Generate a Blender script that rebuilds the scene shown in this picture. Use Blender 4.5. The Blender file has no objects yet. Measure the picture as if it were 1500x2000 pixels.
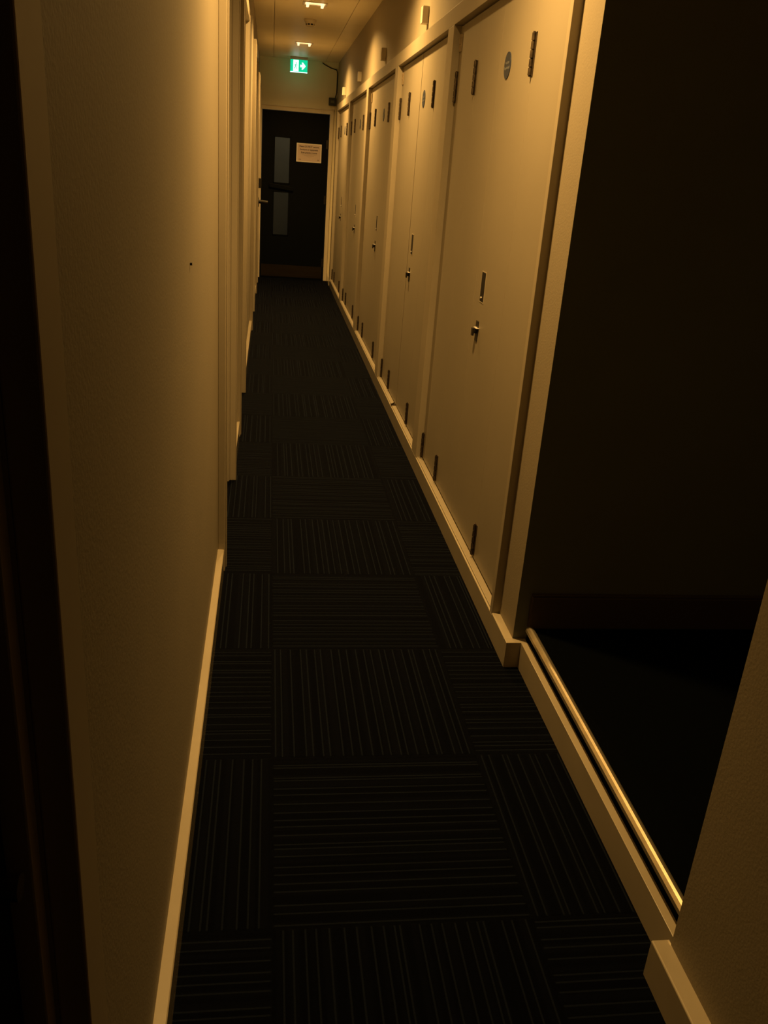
import bpy, bmesh, math, random
from mathutils import Matrix, Vector
random.seed(4)
sc = bpy.context.scene
COL = sc.collection

# ------------------------------------------------------------------ materials
def new_mat(name):
    m = bpy.data.materials.new(name); m.use_nodes = True
    nt = m.node_tree
    return m, nt, nt.nodes['Principled BSDF']

def paint(name, col, rough=0.5, spec=0.5, bump=0.0, bscale=60.0, var=0.04, vscale=3.0, coat=0.0, metal=0.0, stretch=None):
    m, nt, b = new_mat(name)
    b.inputs['Roughness'].default_value = rough
    b.inputs['Specular IOR Level'].default_value = spec
    b.inputs['Metallic'].default_value = metal
    b.inputs['Coat Weight'].default_value = coat
    tc = nt.nodes.new('ShaderNodeTexCoord')
    src = tc.outputs['Object']
    if stretch:
        mp = nt.nodes.new('ShaderNodeMapping'); mp.inputs['Scale'].default_value = stretch
        nt.links.new(src, mp.inputs['Vector']); src = mp.outputs['Vector']
    n = nt.nodes.new('ShaderNodeTexNoise'); n.inputs['Scale'].default_value = vscale
    n.inputs['Detail'].default_value = 5
    nt.links.new(src, n.inputs['Vector'])
    mr = nt.nodes.new('ShaderNodeMapRange')
    mr.inputs['From Min'].default_value = 0.3; mr.inputs['From Max'].default_value = 0.7
    mr.inputs['To Min'].default_value = 1 - var; mr.inputs['To Max'].default_value = 1 + var
    nt.links.new(n.outputs['Fac'], mr.inputs['Value'])
    vm = nt.nodes.new('ShaderNodeVectorMath'); vm.operation = 'SCALE'
    vm.inputs[0].default_value = col
    nt.links.new(mr.outputs['Result'], vm.inputs['Scale'])
    nt.links.new(vm.outputs['Vector'], b.inputs['Base Color'])
    if bump:
        n2 = nt.nodes.new('ShaderNodeTexNoise'); n2.inputs['Scale'].default_value = bscale
        n2.inputs['Detail'].default_value = 3
        nt.links.new(src, n2.inputs['Vector'])
        bp = nt.nodes.new('ShaderNodeBump'); bp.inputs['Strength'].default_value = bump
        bp.inputs['Distance'].default_value = 0.002
        nt.links.new(n2.outputs['Fac'], bp.inputs['Height'])
        nt.links.new(bp.outputs['Normal'], b.inputs['Normal'])
    return m

def emit(name, col, strength):
    m, nt, b = new_mat(name)
    b.inputs['Base Color'].default_value = (*col, 1)
    b.inputs['Emission Color'].default_value = (*col, 1)
    b.inputs['Emission Strength'].default_value = strength
    b.inputs['Roughness'].default_value = 0.4
    return m

M = {}
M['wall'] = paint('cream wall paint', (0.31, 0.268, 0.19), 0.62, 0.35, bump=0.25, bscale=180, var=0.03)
M['ceiling'] = paint('ceiling paint', (0.93, 0.83, 0.60), 0.42, 0.3, bump=0.03, bscale=3, var=0.04)
M['trim'] = paint('gloss trim paint', (0.70, 0.61, 0.44), 0.32, 0.5, bump=0.04, bscale=25, var=0.04, vscale=8, coat=0.7)
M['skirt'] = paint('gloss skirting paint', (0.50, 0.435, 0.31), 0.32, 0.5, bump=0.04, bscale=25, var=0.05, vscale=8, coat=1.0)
M['pale_frame'] = paint('pale frame paint', (0.44, 0.385, 0.28), 0.5, 0.4, var=0.04)
M['end_wall_brightened'] = paint('brightened end wall paint', (0.80, 0.71, 0.48), 0.6, 0.3, bump=0.2, bscale=150, var=0.04)  # lighter than the other walls: missing light put into the colour
M['door'] = paint('eggshell door paint', (0.30, 0.262, 0.19), 0.45, 0.4, bump=0.05, bscale=30, var=0.04, vscale=2)
M['frame'] = paint('frame paint', (0.36, 0.312, 0.225), 0.42, 0.45, bump=0.05, bscale=30, var=0.04, vscale=4)
M['step_carpet'] = paint('plain black carpet', (0.0012, 0.0018, 0.002), 0.95, 0.03, bump=0.5, bscale=500, var=0.2, vscale=200)
M['black_door'] = paint('black door laminate', (0.0018, 0.0030, 0.0040), 0.55, 0.08, var=0.1)
M['dark_wall'] = paint('shade-darkened wall', (0.17, 0.18, 0.14), 0.7, 0.2, bump=0.2, bscale=160, var=0.04)  # shade of the unlit side opening put into the wall colour
M['dark_trim'] = paint('shade-darkened skirting', (0.085, 0.06, 0.04), 0.5, 0.3, var=0.04)  # skirting colour darkened for the same lack of light
M['hinge'] = paint('aged steel hinge', (0.085, 0.065, 0.045), 0.42, 0.5, metal=0.7, var=0.5, vscale=70)
M['hinge_paint'] = paint('paint covered hinge', (0.30, 0.23, 0.14), 0.45, 0.4, var=0.25, vscale=90)
M['black_metal'] = paint('black metal', (0.012, 0.010, 0.009), 0.35, 0.5, var=0.2, vscale=40)
M['recess'] = paint('dark recess', (0.01, 0.008, 0.006), 0.6, 0.3, var=0.1)  # near-black: shade of hollows put into the colour, also for black parts
M['chrome'] = paint('satin nickel', (0.55, 0.50, 0.42), 0.25, 0.5, metal=1.0, var=0.05, vscale=50)
M['plaque'] = paint('blue plaque', (0.018, 0.030, 0.062), 0.4, 0.5, var=0.05)
M['plaque_rim'] = paint('plaque rim', (0.03, 0.02, 0.015), 0.5, 0.4)
M['plaque_text'] = paint('plaque lettering', (0.16, 0.17, 0.18), 0.5, 0.3)
M['paper'] = paint('laminated paper', (0.62, 0.50, 0.44), 0.3, 0.5, var=0.02)
M['paper_edge'] = paint('laminate edge', (0.85, 0.80, 0.72), 0.25, 0.6, var=0.02)
M['ink'] = paint('black ink', (0.03, 0.02, 0.02), 0.5, 0.3)
M['ink_pale'] = paint('pale grey ink', (0.33, 0.26, 0.22), 0.5, 0.3)
M['kick'] = paint('brushed kick plate', (0.06, 0.048, 0.030), 0.42, 0.5, metal=1.0, var=0.15, vscale=6, stretch=(0.3, 1, 8))
M['brass'] = paint('worn brass nosing', (0.85, 0.74, 0.52), 0.38, 0.5, metal=0.9, bump=0.15, bscale=40, var=0.12, vscale=25)
M['plastic'] = paint('white plastic', (0.62, 0.56, 0.44), 0.4, 0.4, var=0.03)
M['sensor'] = paint('dark green plastic', (0.035, 0.04, 0.03), 0.45, 0.4)
M['sensor_face'] = paint('pale green plastic', (0.14, 0.15, 0.11), 0.45, 0.4)
M['reflector'] = paint('lamp reflector', (0.9, 0.85, 0.75), 0.2, 0.5, metal=0.9, var=0.05)
M['cable'] = paint('dark cable', (0.02, 0.014, 0.01), 0.5, 0.3)
M['rear_wall'] = paint('lobby wall', (0.45, 0.47, 0.45), 0.7, 0.2)
M['bulb'] = emit('lamp tube', (1.0, 0.72, 0.38), 1.6)
M['sign_green'] = emit('exit sign green', (0.0, 0.55, 0.28), 1.1)
M['sign_white'] = emit('exit sign white', (0.72, 1.0, 0.92), 1.5)
M['sign_case'] = paint('exit sign case', (0.45, 0.45, 0.38), 0.4, 0.4)

def glass_mat():
    m, nt, b = new_mat('door glass')
    b.inputs['Base Color'].default_value = (0.80, 0.80, 0.74, 1)
    b.inputs['Transmission Weight'].default_value = 1.0
    b.inputs['Roughness'].default_value = 0.12
    b.inputs['IOR'].default_value = 1.45
    return m
M['glass'] = glass_mat()

def carpet_mat():
    m, nt, b = new_mat('striped carpet tiles')
    P = 0.527
    tc = nt.nodes.new('ShaderNodeTexCoord')
    sep = nt.nodes.new('ShaderNodeSeparateXYZ'); nt.links.new(tc.outputs['Object'], sep.inputs['Vector'])
    def math_(op, a, c=None, val=None):
        n = nt.nodes.new('ShaderNodeMath'); n.operation = op
        nt.links.new(a, n.inputs[0])
        if c is not None: nt.links.new(c, n.inputs[1])
        elif val is not None: n.inputs[1].default_value = val
        return n.outputs[0]
    gx = math_('DIVIDE', math_('SUBTRACT', sep.outputs['X'], val=0.035), val=P)
    gy = math_('DIVIDE', math_('SUBTRACT', sep.outputs['Y'], val=1.795), val=P)
    ix = math_('FLOOR', gx); iy = math_('FLOOR', gy)
    par = math_('FLOORED_MODULO', math_('ADD', ix, iy), val=2.0)      # 0: stripes run along y
    # random offset per tile
    cmb = nt.nodes.new('ShaderNodeCombineXYZ'); nt.links.new(ix, cmb.inputs[0]); nt.links.new(iy, cmb.inputs[1])
    wn = nt.nodes.new('ShaderNodeTexWhiteNoise'); wn.noise_dimensions = '3D'; nt.links.new(cmb.outputs[0], wn.inputs['Vector'])
    off = math_('MULTIPLY', wn.outputs['Value'], val=37.0)
    mixc = nt.nodes.new('ShaderNodeMix'); mixc.data_type = 'FLOAT'
    nt.links.new(par, mixc.inputs[0]); nt.links.new(sep.outputs['X'], mixc.inputs[2]); nt.links.new(sep.outputs['Y'], mixc.inputs[3])
    s = math_('ADD', mixc.outputs[0], off)
    def stripes(scale, lo, hi, shift):
        n = nt.nodes.new('ShaderNodeTexNoise'); n.noise_dimensions = '1D'
        n.inputs['Scale'].default_value = scale; n.inputs['Detail'].default_value = 0
        nt.links.new(math_('ADD', s, val=shift), n.inputs['W'])
        mr = nt.nodes.new('ShaderNodeMapRange')
        mr.inputs['From Min'].default_value = lo; mr.inputs['From Max'].default_value = hi
        nt.links.new(n.outputs['Fac'], mr.inputs['Value'])
        return mr.outputs['Result']
    # thin pale yarn lines at near regular spacing
    w = math_('MULTIPLY', s, val=1 / 0.0245)
    jn = nt.nodes.new('ShaderNodeTexWhiteNoise'); jn.noise_dimensions = '1D'
    nt.links.new(math_('FLOOR', w), jn.inputs['W'])
    fr = math_('FRACT', w)
    pos = math_('ADD', math_('MULTIPLY', jn.outputs['Value'], val=0.7), val=0.15)
    d = math_('ABSOLUTE', math_('SUBTRACT', fr, pos))
    line = nt.nodes.new('ShaderNodeMapRange'); nt.links.new(d, line.inputs['Value'])
    line.inputs['From Min'].default_value = 0.05; line.inputs['From Max'].default_value = 0.10
    line.inputs['To Min'].default_value = 1; line.inputs['To Max'].default_value = 0
    st2 = stripes(45, 0.45, 0.62, 3.0)
    # fine pile noise breaks the lines up
    pn = nt.nodes.new('ShaderNodeTexNoise'); pn.inputs['Scale'].default_value = 420; pn.inputs['Detail'].default_value = 2
    nt.links.new(tc.outputs['Object'], pn.inputs['Vector'])
    lv = math_('MULTIPLY', line.outputs['Result'], math_('ADD', pn.outputs['Fac'], val=0.25))
    # tile joints
    def joint(g):
        f = math_('FRACT', g)
        dd = math_('ABSOLUTE', math_('SUBTRACT', f, val=0.5))
        mr = nt.nodes.new('ShaderNodeMapRange'); nt.links.new(dd, mr.inputs['Value'])
        mr.inputs['From Min'].default_value = 0.490; mr.inputs['From Max'].default_value = 0.497
        return mr.outputs['Result']
    j = math_('MAXIMUM', joint(gx), joint(gy))
    keep = math_('SUBTRACT', j, val=1.0); keep = math_('MULTIPLY', keep, val=-1.0)
    lvk = math_('MULTIPLY', lv, keep)
    mix = nt.nodes.new('ShaderNodeMix'); mix.data_type = 'RGBA'
    nt.links.new(st2, mix.inputs[0])
    mix.inputs[6].default_value = (0.0006, 0.0011, 0.0030, 1); mix.inputs[7].default_value = (0.0013, 0.0020, 0.0045, 1)
    mix2 = nt.nodes.new('ShaderNodeMix'); mix2.data_type = 'RGBA'
    nt.links.new(lvk, mix2.inputs[0]); nt.links.new(mix.outputs[2], mix2.inputs[6])
    mix2.inputs[7].default_value = (0.0080, 0.0115, 0.0190, 1)
    nt.links.new(mix2.outputs[2], b.inputs['Base Color'])
    b.inputs['Roughness'].default_value = 0.95
    b.inputs['Specular IOR Level'].default_value = 0.05
    bp = nt.nodes.new('ShaderNodeBump'); bp.inputs['Strength'].default_value = 0.4; bp.inputs['Distance'].default_value = 0.002
    nt.links.new(math_('SUBTRACT', pn.outputs['Fac'], j), bp.inputs['Height']); nt.links.new(bp.outputs['Normal'], b.inputs['Normal'])
    return m
M['carpet'] = carpet_mat()

# ------------------------------------------------------------------ mesh helper
class MB:
    def __init__(self): self.bm = bmesh.new()
    def box(self, x0, x1, y0, y1, z0, z1):
        r = bmesh.ops.create_cube(self.bm, size=1)
        bmesh.ops.scale(self.bm, vec=(abs(x1-x0), abs(y1-y0), abs(z1-z0)), verts=r['verts'])
        bmesh.ops.translate(self.bm, vec=((x0+x1)/2, (y0+y1)/2, (z0+z1)/2), verts=r['verts'])
        return self
    def cyl(self, p, r, h, axis='Z', seg=24, r2=None):
        q = bmesh.ops.create_cone(self.bm, cap_ends=True, segments=seg, radius1=r, radius2=r if r2 is None else r2, depth=h)
        rot = {'Z': Matrix(), 'X': Matrix.Rotation(math.pi/2, 4, 'Y'), 'Y': Matrix.Rotation(-math.pi/2, 4, 'X')}[axis]
        bmesh.ops.transform(self.bm, matrix=Matrix.Translation(p) @ rot, verts=q['verts'])
        return self
    def tube(self, pts, r, seg=10):
        pts = [Vector(p) for p in pts]; rings = []
        for i, p in enumerate(pts):
            d = (pts[min(i+1, len(pts)-1)] - pts[max(i-1, 0)]).normalized()
            a = Vector((0, 0, 1)) if abs(d.z) < 0.9 else Vector((1, 0, 0))
            u = d.cross(a).normalized(); v = d.cross(u)
            rings.append([self.bm.verts.new(p + r*(math.cos(t)*u + math.sin(t)*v)) for t in [2*math.pi*k/seg for k in range(seg)]])
        for a, c in zip(rings, rings[1:]):
            for k in range(seg):
                self.bm.faces.new((a[k], a[(k+1) % seg], c[(k+1) % seg], c[k]))
        self.bm.faces.new(rings[0][::-1]); self.bm.faces.new(rings[-1])
        return self
    def prism(self, poly, axis, a, c):
        """poly: 2D points in the plane perpendicular to axis, extruded from a to c"""
        def P(u, v, w):
            return {'X': (w, u, v), 'Y': (u, w, v), 'Z': (u, v, w)}[axis]
        A = [self.bm.verts.new(P(u, v, a)) for u, v in poly]; B = [self.bm.verts.new(P(u, v, c)) for u, v in poly]
        n = len(poly)
        self.bm.faces.new(A[::-1]); self.bm.faces.new(B)
        for k in range(n): self.bm.faces.new((A[k], A[(k+1) % n], B[(k+1) % n], B[k]))
        return self
    def build(self, name, mat, parent=None, origin=(0, 0, 0), bevel=0.0, smooth=False):
        bmesh.ops.recalc_face_normals(self.bm, faces=self.bm.faces[:])
        bmesh.ops.translate(self.bm, vec=-Vector(origin), verts=self.bm.verts[:])
        me = bpy.data.meshes.new(name); self.bm.to_mesh(me); self.bm.free()
        me.materials.append(M[mat] if isinstance(mat, str) else mat)
        if smooth:
            for p in me.polygons: p.use_smooth = True
        o = bpy.data.objects.new(name, me); COL.objects.link(o)
        if parent is not None: o.parent = parent          # coordinates given are the parent's own
        else: o.location = origin
        if bevel:
            b = o.modifiers.new('soft edges', 'BEVEL'); b.width = bevel; b.segments = 2; b.limit_method = 'ANGLE'
            b.harden_normals = False
        return o

def tag(o, label=None, cat=None, group=None, kind=None):
    if label: o['label'] = label
    if cat: o['category'] = cat
    if group: o['group'] = group
    if kind: o['kind'] = kind
    return o
def struct(o, label, cat): return tag(o, label, cat, kind='structure')
def empty(name, loc, rz=0):
    o = bpy.data.objects.new(name, None); COL.objects.link(o); o.location = loc; o.rotation_euler = (0, 0, rz)
    o.empty_display_size = 0.05
    return o
def copy_tree(o, parent=None):
    c = o.copy(); COL.objects.link(c)
    if parent is not None: c.parent = parent
    for ch in [x for x in list(COL.objects) if x.parent == o]: copy_tree(ch, c)
    return c
def text_mesh(name, body, size, mat, parent, matrix, align='CENTER', depth=0.0003, bold=0.0, squeeze=1.0):
    cu = bpy.data.curves.new(name, 'FONT'); cu.body = body; cu.size = size; cu.align_x = align; cu.align_y = 'CENTER'
    cu.extrude = depth; cu.offset = bold
    t = bpy.data.objects.new(name, cu); COL.objects.link(t)
    bpy.context.view_layer.update()
    me = bpy.data.meshes.new_from_object(t.evaluated_get(bpy.context.evaluated_depsgraph_get()))
    bpy.data.objects.remove(t); bpy.data.curves.remove(cu)
    me.transform(matrix @ Matrix.Diagonal((squeeze, 1, 1, 1)))
    me.materials.clear(); me.materials.append(M[mat])
    o = bpy.data.objects.new(name, me); COL.objects.link(o); o.parent = parent
    return o

# ------------------------------------------------------------------ dimensions
H = 2.52             # ceiling
ZB = 0.087           # top of skirting
XL = -0.160          # left wall face
XS = -0.135          # left skirting / architrave face
XR = 0.768           # right wall face
XF = 0.742           # right frame and skirting face
XD = 0.772           # cupboard door face
YE = 11.44           # end wall face
YP = 2.24            # where the cupboard run starts (post corner)
YN = 1.113           # far corner of the near right wall
CEN = [3.22, 4.93, 6.65, 8.37, 10.09]   # cupboard centres, near to far
HW = 0.79            # half opening
ZT = 1.975           # opening top

# ------------------------------------------------------------------ floor, ceiling
struct(MB().box(-1.4, 2.6, -2.2, 13.6, -0.05, 0).build('floor', 'carpet'), 'near black striped carpet tiles along the corridor', 'floor')
struct(MB().box(0.812, 2.5, YN-0.1, YP, 0.0, 0.13).build('floor', 'step_carpet'), 'raised black carpeted floor of the dark side opening on the right', 'floor')

LAMPS = [2.57, 5.04, 7.50, 9.90]
LX = 0.303; LHX = 0.078; LHY = 0.062
mb = MB()
S0, S1 = 0.0, 0.61
mb.box(-1.4, S0-0.002, -2.2, YE+2.2, H, H+0.02)
mb.box(S1+0.002, 2.6, -2.2, YE+2.2, H, H+0.02)
ys = [-2.2] + [v for l in LAMPS for v in (l-LHY, l+LHY)] + [YE+2.2]
for a, c in zip(ys[::2], ys[1::2]): mb.box(S0+0.002, S1-0.002, a, c, H, H+0.02)
for l in LAMPS:
    mb.box(S0+0.002, LX-LHX, l-LHY, l+LHY, H, H+0.02); mb.box(LX+LHX, S1-0.002, l-LHY, l+LHY, H, H+0.02)
mb.box(-1.4, 2.6, -2.2, YE+2.2, H+0.13, H+0.16)
mb.box(-1.4, 0.19, -2.2, YE+2.2, H+0.02, H+0.13); mb.box(0.42, 2.6, -2.2, YE+2.2, H+0.02, H+0.13)
struct(mb.build('ceiling', 'ceiling'), 'smooth cream ceiling of long panels with thin seams', 'ceiling')

# ------------------------------------------------------------------ left wall with its doorways
DOORS = [  # opening y0, y1, head height, architrave near/far
    (-0.35, 0.535, 2.00), (2.925, 3.83, 2.10), (4.58, 5.47, 2.10), (7.71, 8.69, 2.20), (9.99, 10.87, 2.16)]
AW = 0.062
mb = MB(); y = -2.2
for (a, c, h) in DOORS:
    mb.box(XL-0.12, XL, y, a, 0, H); mb.box(XL-0.12, XL, a, c, h, H); y = c
mb.box(XL-0.12, XL, y, YE, 0, H)
struct(mb.build('wall_left', 'wall'), 'plain cream wall close on the left, broken by doorways', 'wall')
lab = ['pale architrave at the far left edge of the picture, around the black doorway',
       'pale architrave around the nearest doorway beyond the long left wall',
       'pale architrave around the second doorway down the left wall',
       'pale architrave around the third doorway down the left wall',
       'pale architrave around the last doorway on the left, by the black end door']
lab2 = ['black door leaf at the left edge of the picture, nearest the camera',
        'cream door recessed in the nearest doorway beyond the long left wall',
        'cream door recessed in the second doorway down the left wall',
        'cream door recessed in the third doorway down the left wall',
        'cream door recessed in the last left doorway, with black keypad lock']
for i, (a, c, h) in enumerate(DOORS):
    mb = MB()
    # stepped profile architraves
    for (p, q, inner) in ((a-AW, a, 1), (c, c+AW, -1)):
        mb.box(XL-0.0, XS, p, q, 0, h+AW)
        if i: mb.box(XS, XS+0.004, (p+0.035 if inner > 0 else p), (q if inner > 0 else q-0.035), 0, h+0.03)
    mb.box(XL, XS, a, c, h, h+AW)
    # linings
    mb.box(XL-0.12, XL-0.003, a-0.001, a+0.02, 0, h); mb.box(XL-0.12, XL-0.003, c-0.02, c+0.001, 0, h)
    mb.box(XL-0.12, XL-0.003, a, c, h-0.02, h)
    struct(mb.build('trim_%d' % (i+1), 'frame' if i else 'pale_frame', bevel=0.002), lab[i], 'architrave')
    xd = XL-0.035 if i else XL-0.02
    d = MB().box(xd-0.04, xd, a+0.023, c-0.023, 0.006, h-0.023).build('door_%d' % (i+1), 'door' if i else 'black_door', bevel=0.002)
    struct(d, lab2[i], 'door')
    if i == 0:
        f = MB()
        for (p, q) in ((0.30, 0.322), (-0.2, -0.178)): f.box(xd, xd+0.008, p, q, 0.5, 1.75)
        f.box(xd, xd+0.008, -0.2, 0.322, 1.75, 1.772); f.box(xd, xd+0.008, -0.2, 0.322, 0.478, 0.5)
        f.build('glazing_bead', 'black_door', d, bevel=0.002)
        tag(MB().cyl((xd+0.006, 0.50, 0.90), 0.010, 0.012, 'X').build('lock_cylinder', 'chrome', d), 'small metal lock cylinder')
    elif i in (1, 2, 3):
        g = MB().box(xd, xd+0.004, a+0.06, a+0.10, 0.95, 1.13).cyl((xd+0.02, a+0.08, 1.06), 0.008, 0.04, 'X').box(xd+0.034, xd+0.044, a+0.075, a+0.19, 1.052, 1.068)
        g.build('lever_handle', 'chrome', d, bevel=0.001)
    else:
        k = MB().box(XL, XL+0.052, c-0.33, c-0.25, 1.105, 1.205)
        k = MB().box(xd, xd+0.092, a+0.06, a+0.16, 1.105, 1.205).build('keypad_lock', 'black_metal', d, bevel=0.004)
        tag(k, 'black keypad lock case')
        MB().box(xd, xd+0.045, a+0.09, a+0.13, 1.02, 1.09).build('latch_cover', 'chrome', d, bevel=0.003)
        g = MB().cyl((xd+0.035, a+0.11, 0.96), 0.048, 0.07, 'X').tube([(xd+0.06, a+0.11, 0.965), (xd+0.11, a+0.115, 0.965), (xd+0.165, a+0.12, 0.96)], 0.020)
        tag(g.build('lever_handle', 'recess', d, bevel=0.002), 'black lever handle on a round rose')

# left skirting runs
mb = MB()
segs = [(0.535+AW, 2.925-AW), (3.83+AW, 4.58-AW), (5.47+AW, 7.71-AW), (8.69+AW, 9.99-AW), (10.87+AW, YE)]
def skirt(mb, x_wall, x_face, y0, y1, z0=0, h=ZB):
    s = 1 if x_face > x_wall else -1
    mb.prism([(x_wall, z0), (x_face, z0), (x_face, z0+h-0.002), (x_face-0.002*s, z0+h), (x_wall, z0+h)], 'Y', y0, y1)
for a, c in segs: skirt(mb, XL, XS-0.003, a, c)
struct(mb.build('baseboard_left', 'skirt'), 'pale gloss skirting board along the foot of the left wall', 'baseboard')

# ------------------------------------------------------------------ right side walls
mb = MB()
mb.box(XR, XR+0.10, YP, YE, ZT+0.02, H)
struct(mb.build('wall_right', 'wall'), 'cream upper wall on the right, above the cupboard doors', 'wall')
struct(MB().box(XR, XR+0.06, YP, CEN[0]-HW-0.02, 0, ZT+0.02).build('wall_right', 'wall'), 'narrow cream wall strip between the dark side opening and the nearest cupboard', 'wall')
struct(MB().box(XR, XR+0.10, CEN[-1]+HW+0.02, YE, 0, ZT+0.02).build('wall_right', 'wall'), 'short cream wall between the farthest cupboard and the end wall', 'wall')
struct(MB().box(XR+0.008, XR+0.10, -2.2, YN, 0, H).build('wall_right', 'wall'), 'dim cream wall at the lower right edge of the picture', 'wall')
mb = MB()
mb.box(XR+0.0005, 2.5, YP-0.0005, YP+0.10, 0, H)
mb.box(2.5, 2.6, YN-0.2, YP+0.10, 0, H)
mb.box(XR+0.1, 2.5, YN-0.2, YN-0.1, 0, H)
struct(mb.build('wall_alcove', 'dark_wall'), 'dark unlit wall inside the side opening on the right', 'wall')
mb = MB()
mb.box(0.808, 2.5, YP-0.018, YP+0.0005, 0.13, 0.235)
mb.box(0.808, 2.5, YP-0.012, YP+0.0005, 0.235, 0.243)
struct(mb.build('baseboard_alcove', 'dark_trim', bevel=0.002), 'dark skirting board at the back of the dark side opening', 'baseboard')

# frame around cupboards (flush with the skirting)
FY0 = 2.402; FY1 = CEN[-1]+HW+0.10
mb = MB()
mb.box(XF, XR+0.02, FY0, FY1, ZT, 2.045)
posts = [FY0] + [v for c in CEN for v in (c-HW, c+HW)] + [FY1]
for a, c in zip(posts[::2], posts[1::2]): mb.box(XF, XR+0.02 if a < 3 else XR+0.06, a, c, ZB-0.006, ZT)
for c in CEN: mb.box(XF+0.0055, XD-0.0005, c-HW, c+HW, ZB-0.006, ZB)      # sills
struct(mb.build('trim_6', 'frame', bevel=0.0015), 'pale timber frame running around all the right hand cupboard doors', 'door frame')
mb = MB()
skirt(mb, XR+0.03, XF, FY0, FY1, 0, ZB-0.006)
skirt(mb, XR+0.03, XF, YP-0.001, FY0)
skirt(mb, XR+0.0, XF-0.004, FY1, YE-0.02)
# return round the post corner
mb.box(XF, 0.808, YP-0.027, YP-0.0005, 0, ZB)
# near wall piece
skirt(mb, XR+0.01, XF, -1.5, YN+0.012)
struct(mb.build('baseboard_right', 'skirt', bevel=0.001), 'pale gloss skirting board along the foot of the right side', 'baseboard')
struct(MB().box(0.788, 0.8115, YN+0.001, YP-0.0275, 0, ZB).build('trim_7', 'skirt', bevel=0.001), 'pale board across the foot of the raised step at the side opening', 'riser board')
# nosing: rounded metal strip on the step edge
mb = MB()
prof = [(0.802, 0.122), (0.803, 0.131), (0.807, 0.1365), (0.813, 0.1385), (0.820, 0.137), (0.826, 0.134), (0.828, 0.1302), (0.812, 0.1302), (0.812, 0.122)]
prof = [(0.7985, 0.124), (0.800, 0.132), (0.806, 0.1375), (0.812, 0.139), (0.818, 0.1375), (0.8235, 0.133), (0.825, 0.1301), (0.8119, 0.1301), (0.8119, 0.124)]
mb.prism(prof, 'Y', YN+0.02, YP-0.02)
o = mb.build('step_nosing', 'brass'); tag(o, 'slim shiny metal nosing strip along the edge of the dark raised step', 'nosing')

# ------------------------------------------------------------------ end wall and door
DX0, DX1, DZ = -0.122, 0.692, 1.957
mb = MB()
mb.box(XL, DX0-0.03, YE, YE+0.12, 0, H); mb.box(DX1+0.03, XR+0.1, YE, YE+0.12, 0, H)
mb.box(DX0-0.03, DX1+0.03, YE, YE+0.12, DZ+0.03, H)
struct(mb.build('wall_end', 'end_wall_brightened'), 'cream wall at the far end of the corridor, over the black door', 'wall')
mb = MB()
mb.box(XL+0.001, DX0, YE-0.02, YE+0.10, 0, DZ+0.045); mb.box(DX1, DX1+0.045, YE-0.02, YE+0.10, 0, DZ+0.045)
mb.box(DX0, DX1, YE-0.02, YE+0.10, DZ, DZ+0.045)
mb.box(XL+0.001, DX1+0.05, YE-0.028, YE, DZ+0.045, DZ+0.055)
struct(mb.build('trim_8', 'trim', bevel=0.002), 'pale architrave around the black end door', 'architrave')
door = empty('door_6', (DX0, YE+0.012, 0))
struct(door, 'black door closing the far end of the corridor, with narrow glass panes', 'door')
W = DX1-DX0
# leaf with two holes for glass
gx0, gx1 = 0.150, 0.352
gz = [(0.522, 1.045), (1.135, 1.672)]
mb = MB()
t0, t1 = 0.0, 0.045
mb.box(0.004, gx0, t0, t1, 0.006, DZ-0.003); mb.box(gx1, W-0.004, t0, t1, 0.006, DZ-0.003)
mb.box(gx0, gx1, t0, t1, 0.006, gz[0][0]); mb.box(gx0, gx1, t0, t1, gz[0][1], gz[1][0]); mb.box(gx0, gx1, t0, t1, gz[1][1], DZ-0.003)
mb.build('door_leaf', 'black_door', door)
for (a, c) in gz:
    bd = MB()
    bd.box(gx0, gx0+0.012, -0.006, 0.0, a, c).box(gx1-0.012, gx1, -0.006, 0.0, a, c).box(gx0, gx1, -0.006, 0.0, a, a+0.012).box(gx0, gx1, -0.006, 0.0, c-0.012, c)
    pane = MB().box(gx0-0.0005, gx1+0.0005, 0.018, 0.024, a, c).build('glass_pane', 'glass', door)
    tag(pane, 'narrow grey glass pane')
    bd.build('glazing_bead', 'black_door', pane)
tag(MB().box(0.02, W-0.02, -0.0025, 0.0, 0.02, 0.165).build('kick_plate', 'kick', door), 'dull brown metal kick plate')
for z in (0.22, 0.98, 1.62):
    MB().cyl((W-0.0, -0.012, z), 0.010, 0.11).box(W-0.03, W+0.004, -0.004, 0.0, z-0.05, z+0.05).build('hinge', 'black_metal', door)
MB().prism([(0.10, 1.09), (0.40, 1.055), (0.40, 1.10), (0.10, 1.135)], 'Y', -0.028, -0.006).build('push_bar', 'black_door', door, bevel=0.003)

# lobby beyond the glass
mb = MB()
mb.box(-1.4, 2.6, 13.5, 13.6, 0, H); mb.box(-1.3, -1.2, YE+0.12, 13.5, 0, H); mb.box(2.2, 2.3, YE+0.12, 13.5, 0, H)
mb.box(-1.3, XL, YE+0.02, YE+0.12, 0, H); mb.box(XR+0.1, 2.3, YE+0.02, YE+0.12, 0, H)
struct(mb.build('wall_lobby', 'rear_wall'), 'grey wall of the dim space seen through the end door glass', 'wall')
lt = bpy.data.lights.new('lobby light', 'AREA'); lt.energy = 2.2; lt.size = 0.6; lt.color = (1.0, 0.80, 0.50)
lo = bpy.data.objects.new('lobby_light', lt); COL.objects.link(lo); lo.location = (0.3, 12.6, H-0.03)

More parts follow.
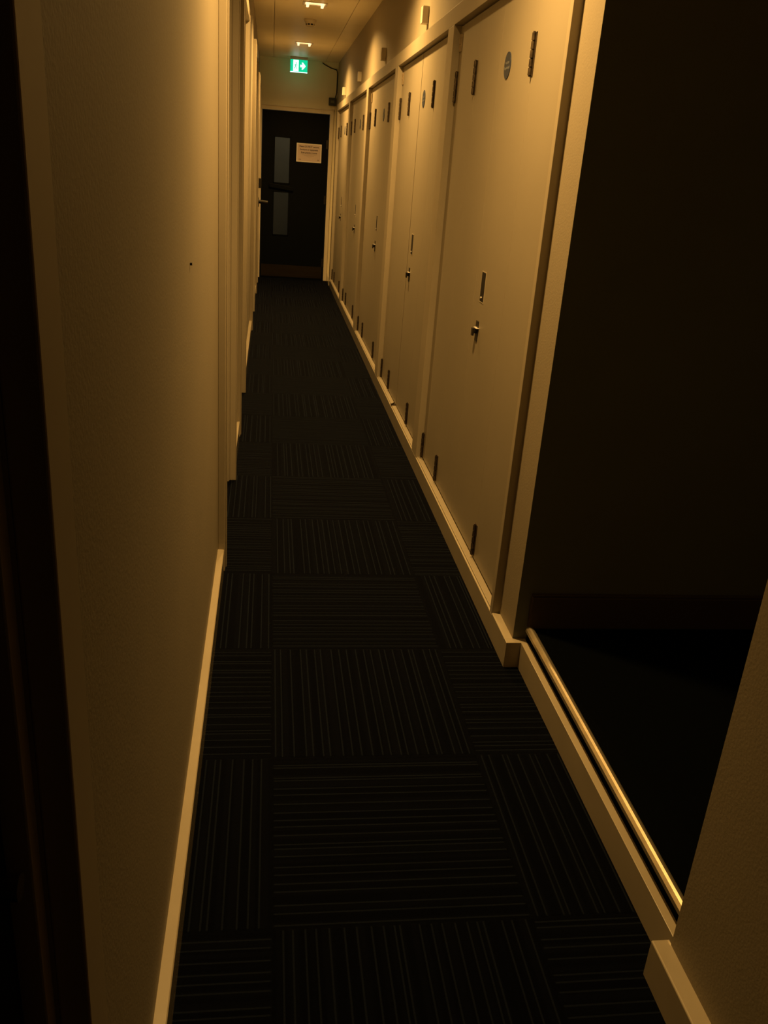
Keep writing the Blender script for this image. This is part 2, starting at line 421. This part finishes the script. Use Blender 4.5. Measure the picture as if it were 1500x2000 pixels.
# notice
n = empty('paper_notice', (DX0+0.577, YE+0.0115, 1.403))
tag(n, 'small laminated paper notice taped to the black end door', 'notice')
nw, nh = 0.305, 0.212
MB().box(-nw/2, nw/2, -0.0016, -0.0002, 0, nh).build('laminate', 'paper_edge', n)
MB().box(-nw/2+0.011, nw/2-0.011, -0.0022, -0.0016, 0.011, nh-0.011).build('paper_sheet', 'paper', n)
R90 = Matrix.Rotation(math.pi/2, 4, 'X')
for k, s in enumerate(['Please DO NOT remove', 'furniture or equipment', 'from practice rooms']):
    text_mesh('heading', s, 0.0265, 'ink', n, Matrix.Translation((0, -0.0026, nh-0.036-0.034*k)) @ R90, bold=0.0006, squeeze=0.88)
pl = MB()
for k, w_ in enumerate((0.20, 0.17, 0.12, 0.06)): pl.box(-w_/2, w_/2, -0.0025, -0.0022, 0.092-0.010*k, 0.0945-0.010*k)
pl.build('small_print', 'ink_pale', n)
MB().box(-0.125, -0.095, -0.0025, -0.0022, 0.024, 0.034).build('corner_mark', 'ink_pale', n)
MB().box(0.105, 0.125, -0.0025, -0.0022, 0.022, 0.036).build('corner_mark', 'ink_pale', n)

# door sensor box over the end door + cable
s = empty('door_sensor', (0.712, YE, 2.055))
tag(s, 'small dark box with pale centre on the end wall, right above the black door', 'sensor')
MB().box(-0.045, 0.045, -0.05, 0, 0, 0.085).build('case', 'sensor', s, bevel=0.005)
MB().box(-0.022, 0.020, -0.053, -0.05, 0.028, 0.056).build('front_plate', 'sensor_face', s, bevel=0.001)
mb = MB().tube([(0.575, YE-0.010, H-0.012), (0.60, YE-0.012, H-0.03), (0.68, YE-0.012, H-0.062), (0.745, YE-0.010, H-0.075), (0.758, YE-0.010, H-0.11), (0.758, YE-0.010, 2.20), (0.745, YE-0.010, 2.145)], 0.0055)
tag(mb.build('cable', 'cable', smooth=True), 'thin dark cable drooping along the top of the end wall and down its right corner', 'cable')

# ------------------------------------------------------------------ exit sign
ex = empty('exit_sign', (0.292, 11.18, 0))
tag(ex, 'green and white illuminated exit sign hanging from the ceiling near the end wall', 'exit sign')
ez = H-0.155
MB().box(-0.098, 0.098, -0.012, 0.012, ez, ez+0.125).build('sign_body', 'sign_green', ex, bevel=0.002)
MB().box(-0.100, 0.100, -0.018, 0.018, ez+0.125, H).build('mounting_bar', 'sign_case', ex, bevel=0.002)
MB().box(-0.099, 0.099, -0.014, 0.014, ez-0.007, ez).build('lower_edge', 'sign_white', ex)
door_p = MB().box(-0.066, -0.004, -0.0128, -0.012, ez+0.004, ez+0.12).build('doorway_symbol', 'sign_white', ex)
rm = MB()
rm.cyl((-0.033, -0.0132, ez+0.088), 0.007, 0.0006, 'Y')
def limb(mb, pts, w):
    for (a, c) in zip(pts, pts[1:]):
        d = Vector((c[0]-a[0], c[1]-a[1])).normalized(); n_ = Vector((-d.y, d.x))*w
        mb.prism([(a[0]+n_.x, a[1]+n_.y), (a[0]-n_.x, a[1]-n_.y), (c[0]-n_.x, c[1]-n_.y), (c[0]+n_.x, c[1]+n_.y)], 'Y', -0.0135, -0.0129)
limb(rm, [(-0.035, ez+0.078), (-0.038, ez+0.055)], 0.0055)
limb(rm, [(-0.038, ez+0.056), (-0.027, ez+0.044), (-0.029, ez+0.025)], 0.003)
limb(rm, [(-0.039, ez+0.056), (-0.045, ez+0.040), (-0.058, ez+0.032)], 0.003)
limb(rm, [(-0.034, ez+0.076), (-0.022, ez+0.070), (-0.016, ez+0.060)], 0.0023)
limb(rm, [(-0.036, ez+0.076), (-0.050, ez+0.070), (-0.054, ez+0.058)], 0.0023)
M['sign_man'] = emit('exit sign figure', (0.05, 0.5, 0.3), 0.9)
rm.build('running_figure', 'sign_man', ex)
az = ez+0.062
MB().prism([(0.014, az-0.013), (0.040, az-0.013), (0.030, az-0.036), (0.046, az-0.036), (0.078, az), (0.046, az+0.036), (0.030, az+0.036), (0.040, az+0.013), (0.014, az+0.013)], 'Y', -0.0130, -0.012).build('arrow', 'sign_white', ex)

# ------------------------------------------------------------------ smoke detector
sd = empty('smoke_detector', (0.300, 8.30, H))
tag(sd, 'round white smoke detector on the ceiling between two downlights', 'smoke detector')
MB().cyl((0, 0, -0.008), 0.053, 0.016, seg=40).build('base', 'plastic', sd, bevel=0.002)
MB().cyl((0, 0, -0.024), 0.040, 0.018, seg=40, r2=0.046).build('neck', 'plastic', sd)
MB().cyl((0, 0, -0.049), 0.030, 0.008, seg=40, r2=0.036).build('cap', 'plastic', sd, bevel=0.001)
vv = MB()
vv.cyl((0, 0, -0.039), 0.034, 0.012, seg=40)
vv.build('vent_ring', 'recess', sd)
fn = MB()
for k in range(8):
    t = 2*math.pi*k/8; fn.cyl((0.035*math.cos(t), 0.035*math.sin(t), -0.039), 0.0035, 0.013, seg=8)
fn.build('rib', 'plastic', sd)

# ------------------------------------------------------------------ recessed downlights
dl = empty('recessed_downlight', (LX, LAMPS[0], H))
fr = MB()
w, l = LHX, LHY
fr.box(-w-0.014, w+0.014, -l-0.012, -l+0.002, -0.004, -0.0005).box(-w-0.014, w+0.014, l-0.002, l+0.012, -0.004, -0.0005)
fr.box(-w-0.014, -w+0.002, -l, l, -0.004, -0.0005).box(w-0.002, w+0.014, -l, l, -0.004, -0.0005)
fr.build('bezel', 'plastic', dl, bevel=0.001)
rf = MB()
rf.box(-w, -w+0.003, -l, l, 0.0, 0.1).box(w-0.003, w, -l, l, 0.0, 0.1).box(-w, w, -l, -l+0.003, 0.0, 0.1).box(-w, w, l-0.003, l, 0, 0.1)
rf.box(-w, w, -l, l, 0.1, 0.103)
rf.build('reflector', 'reflector', dl)
for sx in (-1, 1):
    MB().box(sx*(w-0.022)-0.010, sx*(w-0.022)+0.010, -l+0.012, l-0.012, -0.022, 0.03).build('lamp_holder', 'bulb', dl, bevel=0.002)
MB().tube([(-w+0.02, 0.012, 0.02), (w-0.02, 0.012, 0.02)], 0.010).build('lamp_tube', 'bulb', dl, smooth=True)
lab = ['recessed ceiling downlight nearest the camera, above the long left wall',
       'recessed ceiling downlight second from the camera, just outside the top of the picture',
       'rectangular recessed downlight at the top edge, before the smoke detector',
       'rectangular recessed downlight between smoke detector and green exit sign']
for i, y in enumerate(LAMPS):
    o = dl if i == 0 else copy_tree(dl)
    o.location = (LX, y, H)
    tag(o, lab[i], 'ceiling light', 'recessed downlights in the ceiling')
    L = bpy.data.lights.new('downlight glow', 'SPOT'); L.energy = 134.0; L.color = (1.0, 0.57, 0.17)
    L.spot_size = math.radians(120); L.spot_blend = 1.0; L.shadow_soft_size = 0.05
    lo = bpy.data.objects.new('downlight_lamp', L); COL.objects.link(lo); lo.location = (LX, y, H-0.028)
    L2 = bpy.data.lights.new('downlight spill', 'SPOT'); L2.energy = 54.0; L2.color = L.color; L2.shadow_soft_size = 0.03
    L2.spot_size = math.radians(154); L2.spot_blend = 0.5
    lo = bpy.data.objects.new('downlight_spill', L2); COL.objects.link(lo); lo.location = (LX, y, H-0.026)

# ------------------------------------------------------------------ cupboards
LOCK_Y = -0.08        # lock sits on the leaf just near of the meeting gap
def make_cupboard():
    r = empty('built_in_cupboard', (XD, CEN[0], ZB))
    g = 0.035                                    # meeting gap position
    edges = [(-HW+0.002, -0.3938), (-0.3932, g-0.0005), (g+0.0005, 0.4062), (0.4068, HW-0.002)]
    hh = ZT-ZB
    # carcass behind the doors, near-black to put shade into the gaps
    c = MB()
    c.box(0.045, 0.45, -HW, -HW+0.015, 0, hh).box(0.045, 0.45, HW-0.015, HW, 0, hh).box(0.44, 0.455, -HW, HW, 0, hh)
    c.box(0.045, 0.45, -HW, HW, hh-0.015, hh).box(0.045, 0.45, -HW, HW, 0, 0.015)
    c.build('carcass', 'recess', r)
    leaves = []
    for k, (a, b_) in enumerate(edges):
        leaves.append(MB().box(0, 0.032, a, b_, 0.004, hh-0.006).build('door_leaf', 'door', r, bevel=0.0004))
    def hinge(y, z0, z1, parent, mat='hinge'):
        h = MB()
        n_ = 5; st = (z1-z0)/n_
        h.box(-0.0025, 0.0, y-0.015, y+0.015, z0, z1)
        for k in range(n_): h.cyl((-0.0065, y, z0+st*(k+0.5)), 0.0060, st-0.004, seg=14)
        h.cyl((-0.0065, y, (z0+z1)/2), 0.0038, z1-z0+0.004, seg=10)
        h.build('hinge', mat, parent)
    tz0, tz1 = 1.690-ZB, 1.808-ZB
    bz0, bz1 = 0.100-ZB, 0.220-ZB
    for z0, z1 in ((tz0, tz1), (bz0, bz1)):
        hinge(-0.3935, z0, z1, leaves[0]); hinge(0.4065, z0, z1, leaves[3])
        hinge(HW-0.018, z0-0.008, z1-0.008, leaves[3])
    hinge(-HW+0.018, tz0, tz1, leaves[0], 'hinge_paint')
    # painted ball catch at the top far corner
    MB().box(-0.006, 0, HW-0.055, HW-0.02, 1.872-ZB, 1.938-ZB).box(-0.010, -0.006, HW-0.045, HW-0.03, 1.90-ZB, 1.932-ZB).build('catch', 'hinge_paint', leaves[3], bevel=0.001)
    # round plaque
    lf = leaves[1]
    yq, zq = -0.085, 1.747-ZB
    pq = MB().cyl((-0.0012, yq, zq), 0.041, 0.0024, 'X', seg=48).build('door_plaque', 'plaque', lf)
    tag(pq, 'round dark blue plaque with two lines of white text')
    # pull slot
    yk = -0.085
    f = MB()
    z0, z1 = 0.971-ZB, 1.081-ZB
    f.box(-0.0012, 0, yk-0.033, yk-0.030, z0, z1).box(-0.0012, 0, yk+0.030, yk+0.033, z0, z1).box(-0.0012, 0, yk-0.033, yk+0.033, z0, z0+0.003).box(-0.0012, 0, yk-0.033, yk+0.033, z1-0.003, z1)
    f.build('pull_rim', 'pale_frame', lf)
    MB().box(-0.0008, 0.0, yk-0.030, yk+0.030, z0+0.003, z1-0.003).build('flush_pull', 'recess', lf)
    MB().cyl((-0.0035, yk, z0+0.018), 0.0032, 0.004, 'X', seg=12).build('screw', 'paper_edge', lf)
    # lock
    lk = MB()
    z0, z1 = 0.828-ZB, 0.902-ZB
    yl = -0.068
    lk.box(-0.003, 0, yl-0.018, yl+0.018, z0, z1)
    lk.cyl((-0.008, yl+0.002, 0.866-ZB), 0.011, 0.012, 'X', seg=20)
    lk.box(-0.020, -0.013, yl-0.010, yl+0.012, 0.848-ZB, 0.876-ZB)
    tag(lk.build('lock', 'black_metal', lf, bevel=0.0008), 'dark metal lock with turn knob')
    MB().box(-0.012, -0.0005, yl-0.030, yl+0.012, 0.8768-ZB, 0.8785-ZB).build('lock_highlight', 'paper_edge', lf)  # white strip painting the light caught on top of the lock
    return r, pq
cup, pq = make_cupboard()
RX = Matrix(((0, 0, -1, 0), (-1, 0, 0, 0), (0, 1, 0, 0), (0, 0, 0, 1)))     # text facing -x, reading towards the camera
for k, s_ in enumerate(['Fire door', 'keep locked']):
    # part of the plaque: joined below so that nothing goes four levels deep
    t = text_mesh('lettering', s_, 0.0135, 'plaque_text', pq, Matrix.Translation((-0.0027, -0.085, 1.747-ZB+0.008-0.016*k)) @ RX, bold=0.0001)
    # merge into the plaque mesh
    bm = bmesh.new(); bm.from_mesh(pq.data); nf = len(bm.faces); bm.from_mesh(t.data)
    bm.faces.ensure_lookup_table()
    for f_ in bm.faces[nf:]: f_.material_index = 1
    bm.to_mesh(pq.data); bm.free()
    if len(pq.data.materials) < 2: pq.data.materials.append(M['plaque_text'])
    bpy.data.objects.remove(t)
clab = ['cream built-in cupboard nearest the camera, beside the dark side opening, in full view',
        'cream built-in cupboard second from the camera, with a dark open line between its doors',
        'cream built-in cupboard in the middle of the row of five',
        'cream built-in cupboard second from the black end door',
        'cream built-in cupboard farthest away, next to the black end door']
cups = [cup]
for i, c in enumerate(CEN):
    o = cup if i == 0 else copy_tree(cup)
    if i: cups.append(o)
    o.location = (XD, c, ZB)
    tag(o, clab[i], 'cupboard', 'built-in cupboards along the right wall')
# open line on the second cupboard: the far leaves stand a few millimetres back
for ch in [x for x in COL.objects if x.parent == cups[1] and x.name.startswith('door_leaf')]:
    vs = [v.co.y for v in ch.data.vertices]
    if min(vs) > 0.0 and max(vs) < 0.5: ch.data = ch.data.copy(); [setattr(v.co, 'y', v.co.y+0.010) for v in ch.data.vertices if v.co.y < 0.2]; ch.data.update()
bk = MB().box(-0.016, 0.014, -0.010, 0.016, 0.0, 0.006).tube([(-0.010, -0.008, 0.008), (0.004, 0.012, 0.010)], 0.004).build('bolt_keep', 'hinge', cups[1])
bk.location = (-0.014, 0.05, 0.0006)

# small blocks above the cupboards
wb = MB().box(-0.034, 0, -0.028, 0.028, 0, 0.078).build('wall_block', 'plastic', bevel=0.003)
wl = ['small white block on the wall above the second cupboard from the camera',
      'small white block on the wall above the middle cupboard of the row',
      'small white block on the wall above the second cupboard from the end door',
      'small white block on the wall above the farthest cupboard']
for i, c in enumerate(CEN[1:]):
    o = wb if i == 0 else wb.copy()
    if i: COL.objects.link(o)
    o.location = (XR, [4.90, 6.65, 8.40, 10.15][i], 2.092)
    tag(o, wl[i], 'fitting', 'small blocks above the cupboards')

# socket low on the left wall, small disc standing in for a dark nick
so = empty('power_socket', (XL, 6.12, 0.43)); tag(so, 'small power socket low on the left wall between the second and third doorways', 'power socket')
MB().box(0, 0.010, -0.043, 0.043, 0, 0.086).build('plate', 'plastic', so, bevel=0.002)
MB().box(0.010, 0.0145, -0.02, -0.008, 0.012, 0.045).box(0.010, 0.0145, 0.0, 0.012, 0.055, 0.07).build('switch', 'recess', so)
tag(MB().cyl((XL+0.002, 1.851, 1.191), 0.003, 0.005, 'X', seg=10).build('wall_nick', 'black_metal'), 'tiny dark nick in the large near left wall', 'screw')

# wall closing the corridor behind the camera
struct(MB().box(-1.4, 2.6, -2.3, -2.2, 0, H).build('wall_back', 'dark_wall'), 'dark wall behind the camera', 'wall')

# ------------------------------------------------------------------ camera
P = Vector((750, 1000)); D = Vector((530, 312)); V = Vector((423, 5200))
f = math.sqrt(-((D-P).dot(V-P)))
fw = Vector((D.x-P.x, D.y-P.y, f)).normalized()
dn = Vector((V.x-P.x, V.y-P.y, f)); dn = (dn - fw*dn.dot(fw)).normalized()
rt = dn.cross(fw)
Rw = Matrix((rt, fw, -dn))                       # photo camera (x right, y down, z forward) -> world
cx = Rw @ Vector((1, 0, 0)); cy = Rw @ Vector((0, -1, 0)); cz = Rw @ Vector((0, 0, -1))
m = Matrix(((cx.x, cy.x, cz.x, 0), (cx.y, cy.y, cz.y, 0), (cx.z, cy.z, cz.z, 0), (0, 0, 0, 1)))
cam = bpy.data.cameras.new('camera'); co = bpy.data.objects.new('camera', cam); COL.objects.link(co)
co.matrix_world = Matrix.Translation((0, 0, 1.4)) @ m
cam.sensor_fit = 'VERTICAL'; cam.sensor_height = 24; cam.lens = f*24/2000; cam.clip_start = 0.02; cam.clip_end = 60
sc.camera = co

# ------------------------------------------------------------------ world, view
w = bpy.data.worlds.new('world'); sc.world = w; w.use_nodes = True
w.node_tree.nodes['Background'].inputs['Color'].default_value = (0.002, 0.002, 0.002, 1)
sc.view_settings.view_transform = 'Standard'; sc.view_settings.look = 'None'
sc.view_settings.exposure = 0.0; sc.view_settings.gamma = 1.0; sc.view_settings.use_curve_mapping = False
